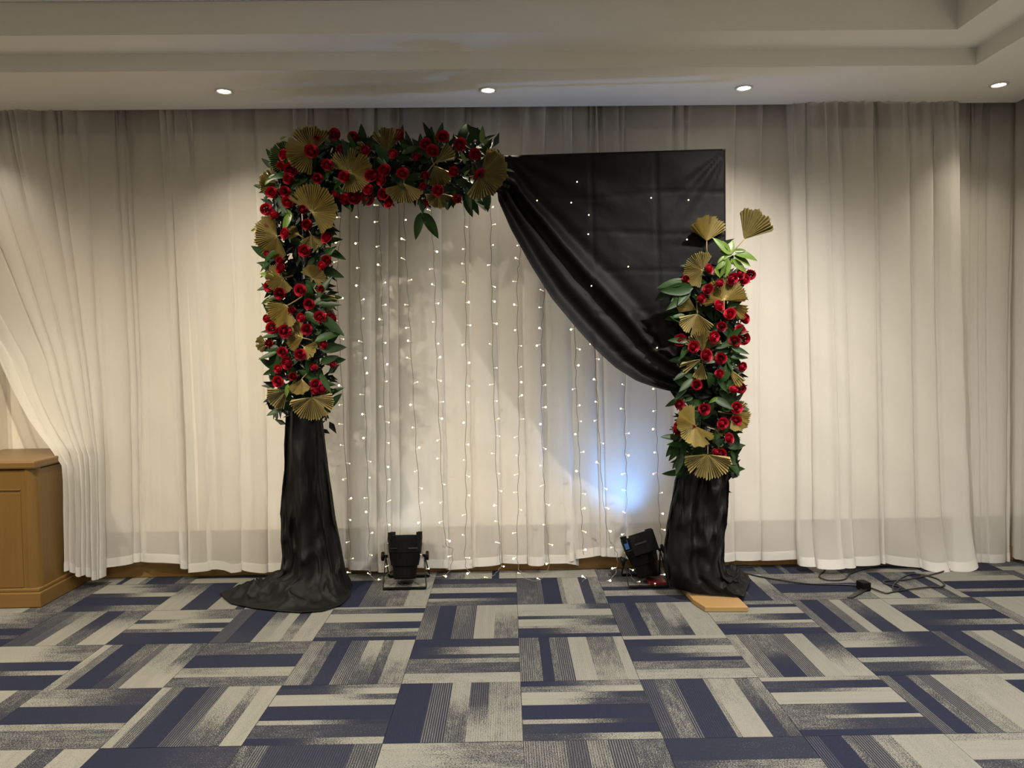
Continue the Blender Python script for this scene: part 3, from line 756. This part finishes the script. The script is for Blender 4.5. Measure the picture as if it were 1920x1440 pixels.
def add_fan(th, org, px, py, Y, rad, a0, a1, rnd, green=False, stem=None, tx=None, tz=None):
    r = px2m(rad, Y); nP = max(5, int((a1-a0)/6.4)); V, Fc = [], []
    amp = .075*r
    # a few slits, where the dry blade has split
    for i in range(2*nP+1):
        a_ = math.radians(a0+(a1-a0)*i/(2*nP)); s = amp if i % 2 else -amp
        e = 1+.035*math.sin(i*.9+rad)+(.02 if i % 2 else -.02)+rnd.uniform(-.012, .012)
        edge = abs(i/nP-1); e *= 1-.10*edge**4
        wob = .05*r*math.sin(i*.5+px)
        for q, k in ((.03, 0), (.35, .35), (.7, .75), (1.0, 1.0)):
            V.append((q*e*r*math.cos(a_), q*e*r*math.sin(a_), s*k + .10*r*q*q + wob*q))
    for i in range(2*nP):
        slit = rnd.random() < .045 and 3 < i < 2*nP-3
        for q in range(2 if slit else 3): Fc.append((i*4+q, i*4+q+1, (i+1)*4+q+1, (i+1)*4+q))
    m = bpy.data.meshes.new('palm_fan'); m.from_pydata(V, [], Fc); m.update(); m.materials.append(MT['palmgreen' if green else 'gold'])
    tx = rnd.uniform(-.35, .35) if tx is None else tx; tz = rnd.uniform(-.4, .4) if tz is None else tz
    B3 = Matrix(((1, 0, 0), (0, 0, -1), (0, 1, 0)))     # local xy -> world xz, local z -> toward the camera
    R3 = Matrix.Rotation(tz, 3, 'Z') @ Matrix.Rotation(tx, 3, 'X') @ B3
    o = put('palm_fan', m, th, org, unY(px, py, Y), R3, 1)
    if green: o['label'] = 'fresh green unpainted palm fan'
    inv = (Matrix.Translation(unY(px, py, Y)-org) @ R3.to_4x4()).inverted()
    if stem:
        s0 = inv @ (unY(stem[0], stem[1], Y)-org)
    else:
        mid = math.radians((a0+a1)/2); s0 = Vector((-.6*r*math.cos(mid), -.6*r*math.sin(mid), -.5*r))
    MB().tube([s0, (s0*.5)+Vector((0, 0, -.004)), (0, 0, 0)], [.0045, .004, .003], 6).build('stem', MT['stem'], o, True)
    return o
def foliage_core(th, org, path, half, Yoff, count, seed):
    rnd = random.Random(seed); V, Fc = [], []
    for _ in range(count):
        t = rnd.random()*(len(path)-1); i = int(t); f = t-i
        a_, b_ = path[i], path[i+1]; px = a_[0]+(b_[0]-a_[0])*f; py = a_[1]+(b_[1]-a_[1])*f; h = half
        px += max(-.72, min(.72, rnd.gauss(0, .40)))*h; py += max(-.6, min(.6, rnd.gauss(0, .40)))*h
        loc = unY(px, py, garland_Y(px)+Yoff+rnd.uniform(-.03, .07)) - org
        d = Vector((rnd.uniform(-1, 1), rnd.uniform(-.6, .3), rnd.uniform(-1, 1))).normalized(); f_ = Vector((rnd.uniform(-1, 1), -1.2, rnd.uniform(-1, 1)))
        B = basis(d, f_); L = rnd.uniform(.06, .10); w = L*.2; n = len(V)
        for p in ((0, 0, 0), (-w, L*.4, .2*w), (0, L, -.1*L), (w, L*.4, .2*w)): V.append(loc + B @ Vector(p))
        Fc += [(n, n+1, n+2), (n, n+2, n+3)]
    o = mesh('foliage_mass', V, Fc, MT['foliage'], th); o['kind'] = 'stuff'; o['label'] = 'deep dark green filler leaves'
def crop(pts, ox, oy, s): return [(ox+x/s, oy+y/s) for x, y in pts]
R_L = crop([(588,200),(545,318),(312,343),(275,440),(358,472),(348,560),(305,668),(195,680),(335,775),(140,830),(228,880),(462,838),(512,970),(158,985),(325,1050),(690,437),(598,552),(815,292),(928,185),(1025,300),(848,540),(1085,530),(770,700),(855,740),(925,735),(1070,665),(1040,740),(490,1205),(700,1095),(270,1295),(285,1370),(690,1290),(655,1335),(150,1240),(752,160)], 470, 220, 4.8) \
    + crop([(213,430),(290,215),(480,455),(590,310),(665,390),(960,310),(1155,420),(325,640),(130,610),(110,700),(580,665),(570,780),(735,830),(915,620),(1210,665),(940,920),(120,870),(190,970),(600,975),(10,660),(780,225)], 700, 220, 6) \
    + crop([(450,215),(640,205),(175,180),(265,240),(525,335),(375,395),(465,455),(735,465),(620,460),(185,550),(298,578),(505,563),(165,690),(290,770),(440,800),(670,700),(755,880),(585,905),(260,920),(345,865),(385,990),(250,1030),(580,1060),(655,1105),(590,1120),(165,470)], 470, 500, 4.8)
R_R = crop([(510,605),(310,690),(720,680),(790,645),(850,700),(895,645),(605,730),(520,790),(440,865),(598,940),(715,1010),(830,1045),(640,1110),(800,1150),(755,1245),(835,1225),(550,1205),(265,1245),(375,1300),(485,1380),(630,1400)], 1220, 380, 4.8) \
    + crop([(675,170),(870,240),(670,320),(440,420),(780,460),(870,440),(270,605),(512,650),(820,635),(680,790),(400,835),(820,760),(740,940),(620,1062),(672,1078),(240,845)], 1220, 640, 5.14)
# fans: apex px, radius px, screen angles, depth step toward the camera
def C1(x, y): return (470+x/4.8, 220+y/4.8)
def C2(x, y): return (700+x/6, 220+y/6)
def C3(x, y): return (470+x/4.8, 500+y/4.8)
def C4(x, y): return (1220+x/4.8, 380+y/4.8)
def C5(x, y): return (1220+x/5.14, 640+y/5.14)
FANS_L = [(C1(555,310),47,42,268,.04),(C1(340,380),34,85,250,-.03,'g'),(C1(228,600),30,100,238,0),(C1(545,850),50,-66,152,.05),(C1(240,1070),43,92,292,.03),(C1(545,1060),26,212,350,.02),
    (C1(440,1060),22,110,205,0),(C1(890,490),42,-112,168,.03),(C1(1090,300),29,140,205,0),(C2(160,390),43,48,140,.02),(C1(520,570),27,170,250,0),(C2(345,740),41,198,338,.03),(C2(722,385),30,78,104,0),
    (C2(690,515),42,12,62,.04),(C2(685,540),40,-112,-22,.03),(C2(740,850),28,188,352,.03),(C2(1200,640),54,-116,78,.06),
    (C3(290,100),31,105,312,.02),(C3(330,350),43,148,302,.03),(C3(560,110),26,-60,150,.02),(C3(600,240),40,-66,-8,.03),(C3(470,640),34,88,238,.02),(C3(475,720),27,-92,22,.02),(C3(140,690),19,118,252,0),
    (C3(460,1010),31,212,322,.03),(C3(330,1110),39,172,262,.01),(C3(550,1175),43,186,372,.05)]
FANS_R = [(C4(505,345),46,28,148,.02,(C4(508,470))),(C4(838,330),57,13,98,0,(C4(700,490))),(C4(470,610),35,58,262,.03),(C4(660,880),43,-6,198,.04),(C4(690,900),42,-62,-8,.02),(C4(420,1000),40,188,328,.05),
    (C4(410,965),37,118,190,.0),(C5(490,170),42,188,226,.03),(C5(505,95),40,22,160,.01),(C5(500,210),32,232,288,.03),(C5(740,250),42,-72,-36,.02),(C5(430,815),42,82,334,.06),(C5(790,700),35,-112,58,.03),(C5(550,1090),47,184,356,.06),(C5(620,850),20,-48,-6,.01)]
gl = unY(575, 775, YL); ORG_L = Vector((gl.x, YL, gl.z))
garland = tag(empty('flower_garland', ORG_L), 'L-shaped garland of red roses, gold palm fans and dark leaves over the top left corner', 'flower arrangement', 'floral decorations on the stand')
gr = unY(1325, 890, YR); ORG_R = Vector((gr.x, YR, gr.z))
column = tag(empty('flower_column', ORG_R), 'shorter column of red roses topped by two bright gold palm fans, on the right leg', 'flower arrangement', 'floral decorations on the stand')
rnd = random.Random(21)
def axis_off(px, py, side):
    """distance in px from the axis of the arrangement"""
    if side == 'R': return abs(px-1327)
    d1 = abs(px-565) if py > 310 else math.hypot(px-565, py-312)
    d2 = abs(py-316) if px > 565 else 1e9
    return min(d1, d2)
def depth(px, py, side, lift):
    k = min(1, axis_off(px, py, side)/75)
    return garland_Y(px) - .145*math.sqrt(max(0, 1-k*k)) - lift
for side, th, org, RS, FS in (('L', garland, ORG_L, R_L, FANS_L), ('R', column, ORG_R, R_R, FANS_R)):
    for (px, py) in RS: add_rose(th, org, px, py, depth(px, py, side, .035), rnd.uniform(10.5, 13), rnd)
    for f in FS:
        (px, py), rad, a0, a1, lift = f[:5]; ex = f[5] if len(f) > 5 else None
        stem = ex if isinstance(ex, tuple) else None
        add_fan(th, org, px, py, depth(px, py, side, lift-.01) if not stem else garland_Y(px)-.06, rad, a0, a1, rnd, ex == 'g', stem)
# leaves
LP = [(570, 772), (562, 640), (560, 500), (563, 380), (566, 316), (680, 316), (800, 318), (915, 318)]
RP = [(1325, 885), (1327, 760), (1328, 640), (1330, 500)]
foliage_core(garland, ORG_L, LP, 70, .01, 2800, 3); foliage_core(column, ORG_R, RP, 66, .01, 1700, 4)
def scatter(th, org, path, half, n, side):
    for i in range(n):
        t = (i+rnd.random())/n*(len(path)-1); k = min(int(t), len(path)-2); f = t-k
        a_, b_ = path[k], path[k+1]; px = a_[0]+(b_[0]-a_[0])*f; py = a_[1]+(b_[1]-a_[1])*f
        dx, dy = b_[0]-a_[0], b_[1]-a_[1]; L = math.hypot(dx, dy); nx, ny = -dy/L, dx/L
        s = rnd.choice((-1, 1))*rnd.uniform(.15, .72); px += nx*s*half; py += ny*s*half
        out = math.degrees(math.atan2(-(ny*s), nx*s)); out += rnd.gauss(0, 38)
        if rnd.random() < .3: out = rnd.uniform(0, 360)
        add_leaf(th, org, px, py, depth(px, py, side, rnd.uniform(-.08, .015)), out, rnd.uniform(30, 46), rnd)
scatter(garland, ORG_L, LP, 70, 215, 'L'); scatter(column, ORG_R, RP, 64, 120, 'R')
# particular leaves seen in the photo: base px, tip px
def leaf_to(th, org, x0, y0, x1, y1, Y, bright=False):
    add_leaf(th, org, x0, y0, Y, math.degrees(math.atan2(y0-y1, x1-x0)), math.hypot(x1-x0, y1-y0)*1.05, rnd, bright, tilt=rnd.uniform(-.2, .1))
for (a_, b_, c_, d_, br) in [(790,398,779,446,0),(792,398,820,444,0),(788,372,793,400,0),(875,350,884,392,0),(893,378,918,392,0),(838,375,836,392,0),(893,262,877,234,0),(903,270,906,238,1),(908,272,917,255,1),
        (872,308,866,284,1),(880,300,864,296,1),(870,330,880,318,1),(945,318,964,320,1),(510,335,495,345,1),(520,330,503,330,1),(525,262,535,255,1),(545,400,530,430,1),(548,410,540,392,1),(600,560,640,556,0),(600,590,642,630,0),(590,640,638,622,0),
        (600,655,645,650,0),(600,680,632,668,0),(600,700,620,735,0),(595,570,640,575,0),(595,560,620,520,0),(520,660,488,675,0),(520,650,505,710,0),(520,470,490,490,0),(515,520,487,512,1),(485,430,470,432,1),(640,395,632,398,0),(540,720,535,745,1)]:
    leaf_to(garland, ORG_L, a_, b_, c_, d_, depth(a_, b_, 'L', .04), bool(br))
for (a_, b_, c_, d_, br) in [(1370,478,1338,446,1),(1372,480,1352,470,1),(1368,478,1374,450,1),(1375,475,1420,481,1),(1375,480,1408,494,1),(1370,485,1400,510,1),(1368,488,1362,520,1),(1360,490,1340,505,1),(1358,480,1345,492,1),
        (1372,485,1385,505,1),(1365,482,1352,520,1),(1366,480,1350,488,1),(1340,503,1350,520,1),(1376,470,1398,470,1),(1368,470,1356,452,1),(1290,528,1234,534,0),(1288,530,1232,556,0),(1290,535,1258,565,0),(1290,538,1268,572,0),(1296,545,1250,580,0),(1300,540,1240,545,0),
        (1284,590,1255,598,0),(1290,640,1255,636,0),(1370,650,1402,665,0),(1370,670,1404,669,0),(1380,625,1404,622,0),(1275,822,1240,818,0),(1270,825,1248,855,0),(1275,830,1254,863,0),(1280,850,1264,888,0),(1278,835,1285,865,0),
        (1365,840,1388,838,0),(1370,845,1380,865,0),(1290,720,1262,748,0),(1300,745,1280,752,0),(1285,700,1262,712,0),(1330,700,1334,728,0),(1345,745,1330,755,1)]:
    leaf_to(column, ORG_R, a_, b_, c_, d_, depth(a_, b_, 'R', .04), bool(br))

# ---------------------------------------------------------------- fairy light curtain
fl = tag(empty('fairy_light_curtain', (0, 4.6, 2.45)), 'curtain of warm white fairy light strings hanging from the arch to the carpet', 'fairy lights')
FO = Vector((0, 4.6, 2.45))
STR = [
 [(634,300),(638,430),(632,520),(640,700),(655,1000),(658,1076)],
 [(668,300),(672,395),(675,560),(683,700),(688,870),(692,1000),(691,1060),(700,1084),(716,1087),(730,1068),(727,1030),(723,860),(718,640),(715,500),(710,400),(708,300)],
 [(754,300),(757,390),(763,520),(770,640),(780,830),(790,1000),(795,1060),(803,1077),(822,1081),(843,1070),(848,1030),(834,1005),(825,820),(818,660),(815,520),(809,400),(806,300)],
 [(866,300),(870,385),(873,500),(874,660),(873,850),(874,960),(872,1050),(880,1072),(898,1083),(920,1082),(936,1066),(938,1045),(930,860),(924,650),(921,500),(920,385),(916,300)],
 [(972,300),(975,470),(970,520),(971,650),(973,800),(972,900),(970,1040),(978,1076),(1000,1089),(1018,1083),(1029,1060),(1023,960),(1018,860),(1015,720),(1016,620),(1020,540),(1022,300)],
 [(1074,320),(1078,620),(1080,720),(1085,830),(1090,960),(1094,1040)],
 [(1112,320),(1115,655),(1120,740),(1128,900),(1140,1000),(1157,1040),(1153,1076),(1130,1092),(1105,1083),(1090,1091)],
 [(1170,320),(1171,700),(1172,830),(1175,900),(1173,990),(1170,1030),(1180,1070),(1190,1089),(1212,1097),(1235,1085),(1242,1060),(1240,1010),(1236,960),(1233,860),(1230,745),(1228,320)],
]
bm = bmesh.new(); bmesh.ops.create_icosphere(bm, subdivisions=1, radius=1); BULB = bpy.data.meshes.new('bulb'); bm.to_mesh(BULB); bm.free(); BULB.materials.append(MT['bulb'])
BULB.polygons.foreach_set('use_smooth', [True]*len(BULB.polygons))
def case_mesh():
    mb = MB().tube([(0, 0, 0), (0, .35, 0), (0, 1, 0)], [.05, .11, .14], 6); m = bpy.data.meshes.new('bulb_case')
    m.from_pydata([tuple(v) for v in mb.v], [], mb.f); m.update(); m.materials.append(MT['bulbdim']); return m
CASE = case_mesh()
frnd = random.Random(9)
def strandY(px, py):
    if py > 1000: return max(4.50, 4.66 - .0009*(py-1000)) 
    return 4.66
for s in STR:
    P = []
    for (x, y) in s:
        Y = strandY(x, y); p = unY(x, y, Y)
        if p.z < .012: p = unZ(x, y, .012)
        P.append(p)
    Q = catmull(P, 10)
    Q = [q + Vector((.004*math.sin(i*1.3+q.x*9), .003*math.sin(i*.9), 0)) for i, q in enumerate(Q)]
    for q in Q: q.z = max(q.z, .006)
    w = MB().tube([q-FO for q in Q], .0016, 5); strand = w.build('light_string', MT['wire'], fl, True)
    L = 0; nxt = .02
    for a_, b_ in zip(Q, Q[1:]):
        seg = (b_-a_).length
        while L+seg > nxt:
            p = a_.lerp(b_, (nxt-L)/seg); nxt += frnd.uniform(.085, .15)
            if p.z > 2.28: continue
            side = frnd.choice((-1, 1)); d = Vector((side, frnd.uniform(-.6, .2), frnd.uniform(-.5, .6))).normalized()
            if p.z < .04: d.z = abs(d.z)
            ln = frnd.uniform(.016, .028)
            c = link('bulb_case', CASE, strand); c.matrix_local = Matrix.Translation(p-FO) @ basis(d, Vector((0, -1, .1))).to_4x4() @ Matrix.Scale(ln, 4)
            e = link('bulb', BULB, strand); e.location = p-FO+d*ln; rr_ = frnd.choice((.0036, .0042, .005, .0065)); e.scale = (rr_,)*3
        L += seg
# a few bulbs poke through the black sheet
for (x, y) in [(1082,341),(1071,380),(1007,376),(1104,403),(1103,439),(1221,371),(1291,375),(1288,449),(1178,500),(1109,536),(1232,652)]:
    p = unY(x, y, garland_Y(x)-.045)
    e = link('bulb', BULB, strand); e.location = p-FO; e.scale = (.0038,)*3

# ---------------------------------------------------------------- stage lights on the floor
def lathe(prof, n=28):
    V, Fc = [], []
    for i in range(n):
        a_ = 2*PI*i/n
        for r, z in prof: V.append((r*math.cos(a_), r*math.sin(a_), z))
    m = len(prof)
    for i in range(n):
        for j in range(m-1): Fc.append((i*m+j, ((i+1) % n)*m+j, ((i+1) % n)*m+j+1, i*m+j+1))
    return V, Fc
def par_can(px0, px1, pyc, Y, label, tilt_x, roll, light, ledmat, extra):
    c0 = unY((px0+px1)/2, pyc, Y); W_ = unY(px1, pyc, Y).x-unY(px0, pyc, Y).x; r = W_/2
    t = tag(empty('stage_light', (c0.x, c0.y, 0)), label, 'stage light', 'floor stage lights')
    hub = Vector((0, 0, c0.z)); Rm = Matrix.Translation(hub) @ Matrix.Rotation(roll, 4, 'Y') @ Matrix.Rotation(tilt_x, 4, 'X')
    h = r*2.45
    prof = [(0, -h*.5), (r*.62, -h*.5), (r*.66, -h*.45), (r*.72, -h*.2), (r*.80, -h*.19), (r*.92, h*.1), (r*.95, h*.12), (r*1.0, h*.42), (r*1.0, h*.5), (r*.93, h*.5), (r*.90, h*.40), (0, h*.38)]
    V, Fc = lathe(prof); mesh('housing', [Rm @ Vector(v) for v in V], Fc, MT['plastic'], t, False)
    mesh('lens', [Rm @ Vector((r*.88*math.cos(2*PI*i/24), r*.88*math.sin(2*PI*i/24), h*.405)) for i in range(24)], [tuple(range(24))], MT[ledmat], t)
    for a_ in (-2.5, -.55, .6, 2.5):
        M2 = Rm @ Matrix.Rotation(a_, 4, 'Z'); MB().box((r*.93, -.018, h*.40), (r*1.04, .018, h*.58), M2).build('clip', MT['plastic'], t, bevel=.002)
    for a_ in (-2.2, -1.0):
        M2 = Rm @ Matrix.Rotation(a_, 4, 'Z'); MB().box((r*.9, -.03, h*.20), (r*1.02, .03, h*.225), M2).build('vent', MT['steel'], t)
    # double yoke on the floor, from the side knobs
    for s in (-1, 1):
        k = Rm @ Vector((s*r*1.0, 0, h*.02)); k2 = Rm @ Vector((s*r*1.28, 0, h*.02))
        MB().tube([k, k2], .009, 8).build('axle', MT['plastic'], t, True)
        V, Fc = lathe([(0, -.008), (.026, -.008), (.028, 0), (.026, .008), (0, .008)], 14)
        B = basis((k2-k).normalized(), Vector((0, 0, 1)))
        B = Matrix((B.col[0], B.col[2], B.col[1])).transposed()
        mesh('knob', [k2 + B @ Vector(v) for v in V], Fc, MT['plastic'], t)
    kl, kr = Rm @ Vector((-r*1.12, 0, h*.02)), Rm @ Vector((r*1.12, 0, h*.02))
    for fy in (-.13, .12):
        a_ = Vector((kl.x-.0, fy, .010)); b_ = Vector((kr.x+.02, fy, .010))
        mb = MB()
        for p, q in ((kl, a_), (a_, b_), (b_, kr)):
            d = q-p; w = Vector((0, .014, 0)) if abs(d.x) > .05 else Vector((0, .010, 0)); nrm = d.normalized().cross(Vector((0, 1, 0)))*.003
            mb.add([p-w-nrm, p+w-nrm, q+w-nrm, q-w-nrm, p-w+nrm, p+w+nrm, q+w+nrm, q-w+nrm], [(0,3,2,1),(4,5,6,7),(0,1,5,4),(1,2,6,5),(2,3,7,6),(3,0,4,7)])
        mb.build('yoke', MT['plastic'], t)
    extra(t, Rm, r, h)
    tip = Rm @ Vector((0, 0, h*.60)); dirn = (Rm.to_3x3() @ Vector((0, 0, 1)))
    col, watts, ang, aim = light
    s = spot('beam', Vector((c0.x, c0.y, 0))+tip, Vector((c0.x, c0.y, 0))+tip+Vector(aim), watts, col, ang, 1.0, r*.9)
    s.parent = t; s.location = tip
    return t
par_can(727, 792, 1044, 4.64, 'black round stage light on the carpet behind the left fairy lights', -.20, 0, (COOL, PAR_COOL_W, 64, (.12, .30, 1)), 'ledcool', lambda t, Rm, r, h: None)
def right_extra(t, Rm, r, h):
    M2 = Rm @ Matrix.Rotation(-2.45, 4, 'Z')
    o = MB().box((r*1.0, -.016, h*.26), (r*1.03, .016, h*.48), M2).build('sticker', MT['blue'], t); o['label'] = 'small blue sticker'
    MB().box((-r*.55, -r*1.10, h*.05), (r*.95, -r*.80, h*.56), Rm).build('rear_box', MT['plastic'], t, bevel=.004)
    MB().box((-r*.35, -r*1.16, h*.30), (r*.35, -r*1.10, h*.34), Rm).build('handle', MT['steel'], t)
    o = MB().box((.02, -.10, .004), (.12, .02, .022)).build('foot', MT['redpaint'], t); o['label'] = 'dark red foot plate'
par_can(1174, 1236, 1042, 4.58, 'black stage light leaning beside the right leg drape, throwing blue light on the curtain', -.25, -.28, ((.17, .42, 1.0), PAR_BLUE_W, 108, (-.20, .24, 1)), 'ledblue', right_extra)

# ---------------------------------------------------------------- cables on the carpet
def cable(pts, label, r=.0045):
    P = catmull([unZ(x, y, .006+.0) for x, y in pts], 8)
    for i, q in enumerate(P): q.z = .0055 + .0035*(1+math.sin(i*.37))*.5
    tag(MB().tube(P, r, 6).build('power_cable', MT['cable'], None, True), label, 'cable', 'black cables on the carpet')
K = lambda L: [(1380+x/3.556, 940+y/3.556) for x, y in L]
cable(K([(-40,452),(0,462),(200,510),(450,548),(700,555),(830,568)]), 'black cable running from the right leg drape to the plug on the carpet')
cable(K([(880,572),(990,612),(1060,602),(1280,575),(1370,570),(1388,552),(1330,512),(1200,486),(1120,502),(1050,560),(1055,597),(1095,578),(1040,558),(985,545),(1010,530),(1150,522),(1300,490),(1490,432)]), 'black cable in loose loops on the carpet below the long right curtain')
cable(K([(565,433),(595,455),(555,497),(600,525),(720,521),(765,482),(870,446),(1000,430),(1150,436),(1205,446)]), 'black cable with one bend along the hem of the long right curtain')
cable(K([(-150,438),(0,428),(200,420),(380,412)]), 'thin black cable along the foot of the wooden skirting at right', .004)
cable(K([(-45,490),(10,500),(60,520),(20,545),(-20,560),(50,560)]), 'short black cable tangled at the right edge of the right leg drape')
pa = unZ(1619, 1106, 0)
t = tag(empty('plug_adapter', (pa.x, pa.y, 0), .15), 'black plug block with a flat black strap on the striped carpet', 'plug')
MB().box((-.026, -.035, .002), (.026, .035, .05)).build('body', MT['plastic'], t, bevel=.006)
q0 = unZ(1578, 1121, 0)-pa
MB().add([(-.02, -.01, .010), (.0, -.035, .010), (q0.x+.03, q0.y, .004), (q0.x, q0.y+.01, .004), (-.02, -.01, .014), (.0, -.035, .014), (q0.x+.03, q0.y, .008), (q0.x, q0.y+.01, .008)], [(0,3,2,1),(4,5,6,7),(0,1,5,4),(1,2,6,5),(2,3,7,6),(3,0,4,7)]).build('strap', MT['cable'], t)
